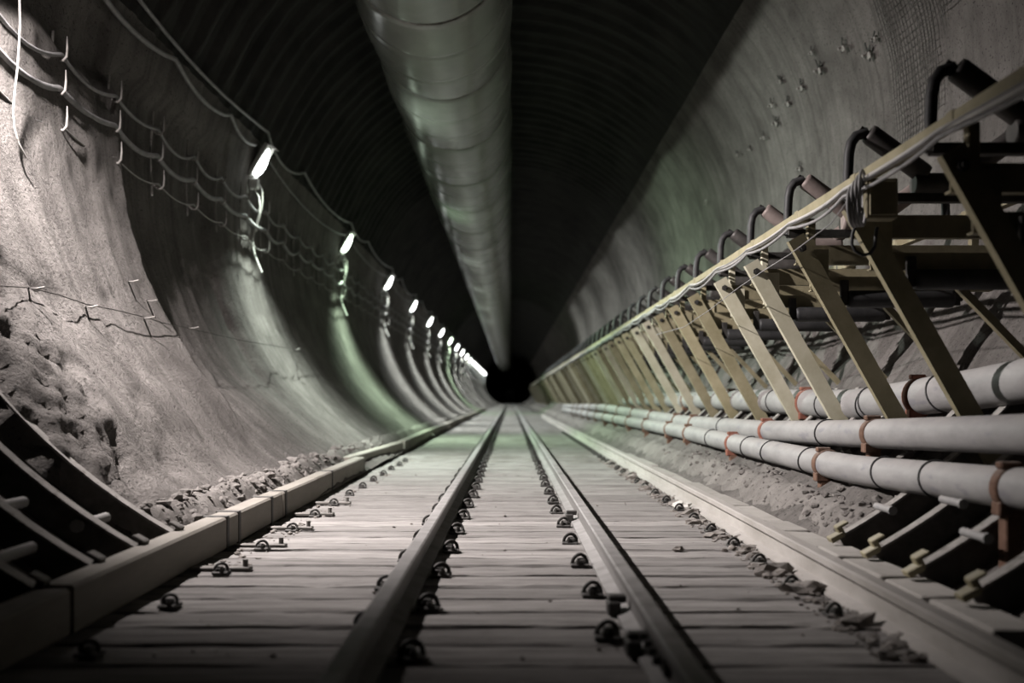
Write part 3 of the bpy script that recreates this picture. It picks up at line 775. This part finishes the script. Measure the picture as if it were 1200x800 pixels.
wp2 = [(1012, 226, 4.95), (985, 262, 5.1), (935, 298, 6.05), (905, 316, 6.7), (872, 338, 7.25), (840, 362, 8.3), (808, 383, 9.4), (775, 392, 10.6)]
pts = [at(a, b, y) + V((-.05, 0, 0)) for a, b, y in wp2]
tag(MB().tube(pts, .003, 6).build('slack_wire', M['cable'], None, pts[0]), 'thin white wire stretched slack across the heads of the leaning struts', 'wire')
# control box on the near stand
t = root('junction_box', (XI + .02, 4.98, .86), 'khaki steel box beside the cable coil on the first whole stand', 'box')
MB().box((XI + .045, 4.99, .99), (.16, .10, .20), bev=.006).build('box_body', M['olive'], t); MB().box((XI + .045, 4.935, .99), (.13, .012, .17), bev=.004).build('lid', M['olive'], t)

# ------------------------------------------------------------------ fittings of the right-hand upper wall
bolts = [(1020, 60, 1), (1027, 42, .7), (990, 52, .9), (962, 78, 1), (953, 58, .7), (941, 99, .9), (916, 92, .7), (925, 118, .9), (906, 120, .8), (911, 141, .9), (897, 158, .8), (880, 172, .7), (866, 179, .6), (939, 195, .8), (829, 236, .8)]
for i, (px, py, s) in enumerate(bolts):
    c = onwall(px, py, RW - .015); nrm = V((-c.x, 0, ZC - c.z)).normalized(); tg = V((0, 1, 0)); u = nrm.cross(tg); rot = Matrix((tg, u, nrm)).transposed()
    lab = f'anchor plate on the wall above the conveyor, {nth(i + 1)} counting from the netting' if i < 14 else 'lone anchor plate with caught light painted pale above the far conveyor'
    t = root('anchor_plate', c, lab, 'anchor plate', 'anchor plates on the wall above the conveyor')
    mb = MB()
    for a in ((.3,) if i % 3 else (.3, 1.6)):
        mb.box(c + nrm * .03, (.19 * s, .028 * s, .010), rot @ Matrix.Rotation(a + (i * 37 % 11) * .06, 3, 'Z'), bev=.003)
    mb.build('plate', M['iron'] if i < 14 else M['pale_rock_and_glint'], t)  # last plate: the light it catches is a pale matte colour
    MB().box(c + nrm * .035 + V((0, -.05, -.05)) * s, (.07 * s, .06 * s, .012), rot, bev=.003).build('washer', M['ribsteel'], t)
    MB().tube([c, c + nrm * .09 * s + V((0, -.02, -.03))], .014 * s, 6).build('bolt', M['ribsteel'], t)
def net(name, y0, y1, t0, t1, step, lab, edge, seed):
    mb = MB(); rnd = random.Random(seed); r = RW - .06
    def pt(y, th): return V((math.cos(R(th)) * (r + .03 * noise.noise(V((y * 1.5, th * .1, seed)))), y + .02 * noise.noise(V((th * .2, y, 2))), ZC + math.sin(R(th)) * (r + .03 * noise.noise(V((y * 1.5, th * .1, seed))))))
    ds = step / r * 180 / math.pi; y = y0
    while y < y1:
        lo = t0 + edge(y) ; pts = [pt(y, lo + (t1 - lo) * k / 16) for k in range(17)]
        mb.tube(pts, .0035, 4, cap=False); y += step
    th = t0
    while th < t1:
        ok = [yy for yy in [y0 + (y1 - y0) * k / 20 for k in range(21)] if th >= t0 + edge(yy)]
        if len(ok) > 1: mb.tube([pt(yy, th) for yy in ok], .0035, 4, cap=False)
        th += ds
    tag(mb.build(name, M['darkwire'], None, pt(y0, t1)), lab, 'wire netting', 'wire netting on the wall')
net('wire_netting', 6.9, 8.2, 12, 38, .06, 'dark wire netting flap hanging on the wall above the nearest idler', lambda y: 2.2 * math.sin(y * 5) + (y - 6.9) * -2.0, 1)
net('wire_netting', 8.25, 9.2, -2, 34, .06, 'wire netting strip reaching down toward the second black idler', lambda y: 2.5 * math.sin(y * 4), 2)

# ------------------------------------------------------------------ loose stones, mud and rubble
rnd = random.Random(5)
for i in range(16):
    y = 3.75 + .62 * i + rnd.uniform(-.1, .1); x = 1.30 + rnd.uniform(-.04, .05); s = rnd.uniform(.03, .06)
    mb = MB(); mb.lump((x, y, -.86), (s * 1.5, s * 1.1, s * .75), i, 2, .45)
    tag(mb.build('mud_clod', M['mud']), f'dried mud lump at the foot of the third rail, {nth(i + 1)} from near end', 'mud', 'mud lumps by the third rail')
for i, (px, py, s, mname, lab) in enumerate(((798, 596, .05, 'pale_rock_and_glint', 'pale angular stone on the sleepers beside the dusty third rail'), (795, 645, .022, 'mud', 'small dark stone lying between the bright-flanked rail and the third rail'),
                                             (862, 583, .03, 'mud', 'dark stone behind the pale blocks, nearer the camera of two'), (850, 578, .028, 'mud', 'dark stone behind the pale blocks, farther of two'))):
    zt = -.865 if i < 2 else -.74
    y = F * -zt / (py - VY); x = (px - VX) / F * y
    if i >= 2: zt = floor_z(x, y)
    tag(MB().lump((x, y, zt + s * .4), (s * 1.4, s, s * .8), i + 40, 2, .4).build('stone', M[mname]), lab, 'stone')
for i, (px, py, s) in enumerate(((28, 412, .10), (14, 378, .09), (40, 430, .07), (62, 452, .06), (82, 478, .07), (100, 505, .05), (48, 440, .05))):
    c = onwall(px, py, RW - .03)
    tag(MB().lump(c, (s, s * .8, s * .9), i + 60, 2, .5).build('concrete_chunk', M['shotcrete']), f'broken concrete chunk on the wall edge above the ribs, ' + ['right at the picture edge', 'highest of all', 'in the middle', 'just under the middle', 'second from the bottom', 'lowest of all', 'tucked beside the middle one'][i], 'concrete chunk', 'broken chunks on the wall edge')
def rubble(lab, n, xr, yr, smax, base, seed, m):
    r = random.Random(seed); mb = MB()
    for q in range(n):
        y = yr[0] + (yr[1] - yr[0]) * r.random() ** 1.5; x = r.uniform(*xr); s = smax * (.25 + .75 * r.random() ** 3)
        mb.lump((x, y, base(x, y) + s * .2), (s * r.uniform(.8, 1.4), s, s * .7), r.random() * 90, 1, .4)
    tag(mb.build('rubble', m), lab, 'rubble', kind='stuff')
rubble('loose grey rubble between the lamp wall and the long side beam', 520, (-2.05, -1.76), (5.25, 15), .045, floor_z, 1, M['ground'])
rubble('crumbs of dirt along the foot of the dusty third rail', 700, (1.22, 1.42), (3.3, 14), .030, lambda x, y: -.868, 2, M['mud'])
rubble('grit scattered on the slope between pale blocks and lowest pipe', 420, (1.80, 2.2), (5.4, 13), .03, lambda x, y: max(floor_z(min(x, 2.0), y), wallz(x)), 3, M['ground'])
rubble('grit under the edge of the long side beam on the sleepers', 220, (-1.55, -1.35), (5.0, 14), .02, lambda x, y: -.868, 4, M['mud'])

rubble('small crumbs strewn over the dusty sleepers', 160, (-1.3, 1.3), (3.2, 13), .012, lambda x, y: -.868, 6, M['mud'])
# ------------------------------------------------------------------ far wagon
y = 150.0
t = root('mine_wagon', (0, y, -.73), 'dark rail wagon standing on the track at the end of the tunnel', 'wagon')
mb = MB(); mb.box((0, y + 1.6, .55), (1.45, 3.0, 1.25), bev=.06); mb.build('body', M['wagonpaint'], t)
MB().box((0, y + 1.6, -.22), (1.2, 3.4, .22), bev=.02).build('chassis', M['iron'], t)
mb = MB(); mb.box((0, y + .05, .85), (.9, .04, .4), bev=.02); mb.build('windscreen', M['headlamp'], t)
MB().tube([(0, y - .35, -.22), (0, y - .1, -.22)], .12, 14).build('buffer', M['darksteel'], t)
for sx in (-.477, .477):
    for dy in (.6, 2.6): MB().tube([(sx - .06, y + dy, -.50), (sx + .06, y + dy, -.50)], .23, 18).build('wheel', M['iron'], t)

# ------------------------------------------------------------------ lift to floor level, camera, world
for o in col.objects:
    if o.parent is None: o.location.z += H
sc = bpy.context.scene
cam = bpy.data.cameras.new('camera'); co = bpy.data.objects.new('camera', cam); col.objects.link(co)
co.location = (0, 0, H); co.rotation_euler = (R(90), 0, 0)
cam.sensor_width = 36; cam.lens = 36 * F / 1200; cam.shift_x = (600 - VX) / 1200; cam.shift_y = (VY - 400) / 1200
cam.clip_end = 400; cam.clip_start = .05
cam.dof.use_dof = True; cam.dof.focus_distance = 6.8; cam.dof.aperture_fstop = 1.1
sc.camera = co
w = bpy.data.worlds.new('world'); sc.world = w; w.use_nodes = True
w.node_tree.nodes['Background'].inputs[0].default_value = (.8, .9, 1, 1); w.node_tree.nodes['Background'].inputs[1].default_value = 0.0
sc.view_settings.view_transform = 'Standard'; sc.view_settings.look = 'None'; sc.view_settings.gamma = 1; sc.view_settings.exposure = 0
sc.view_settings.use_curve_mapping = False
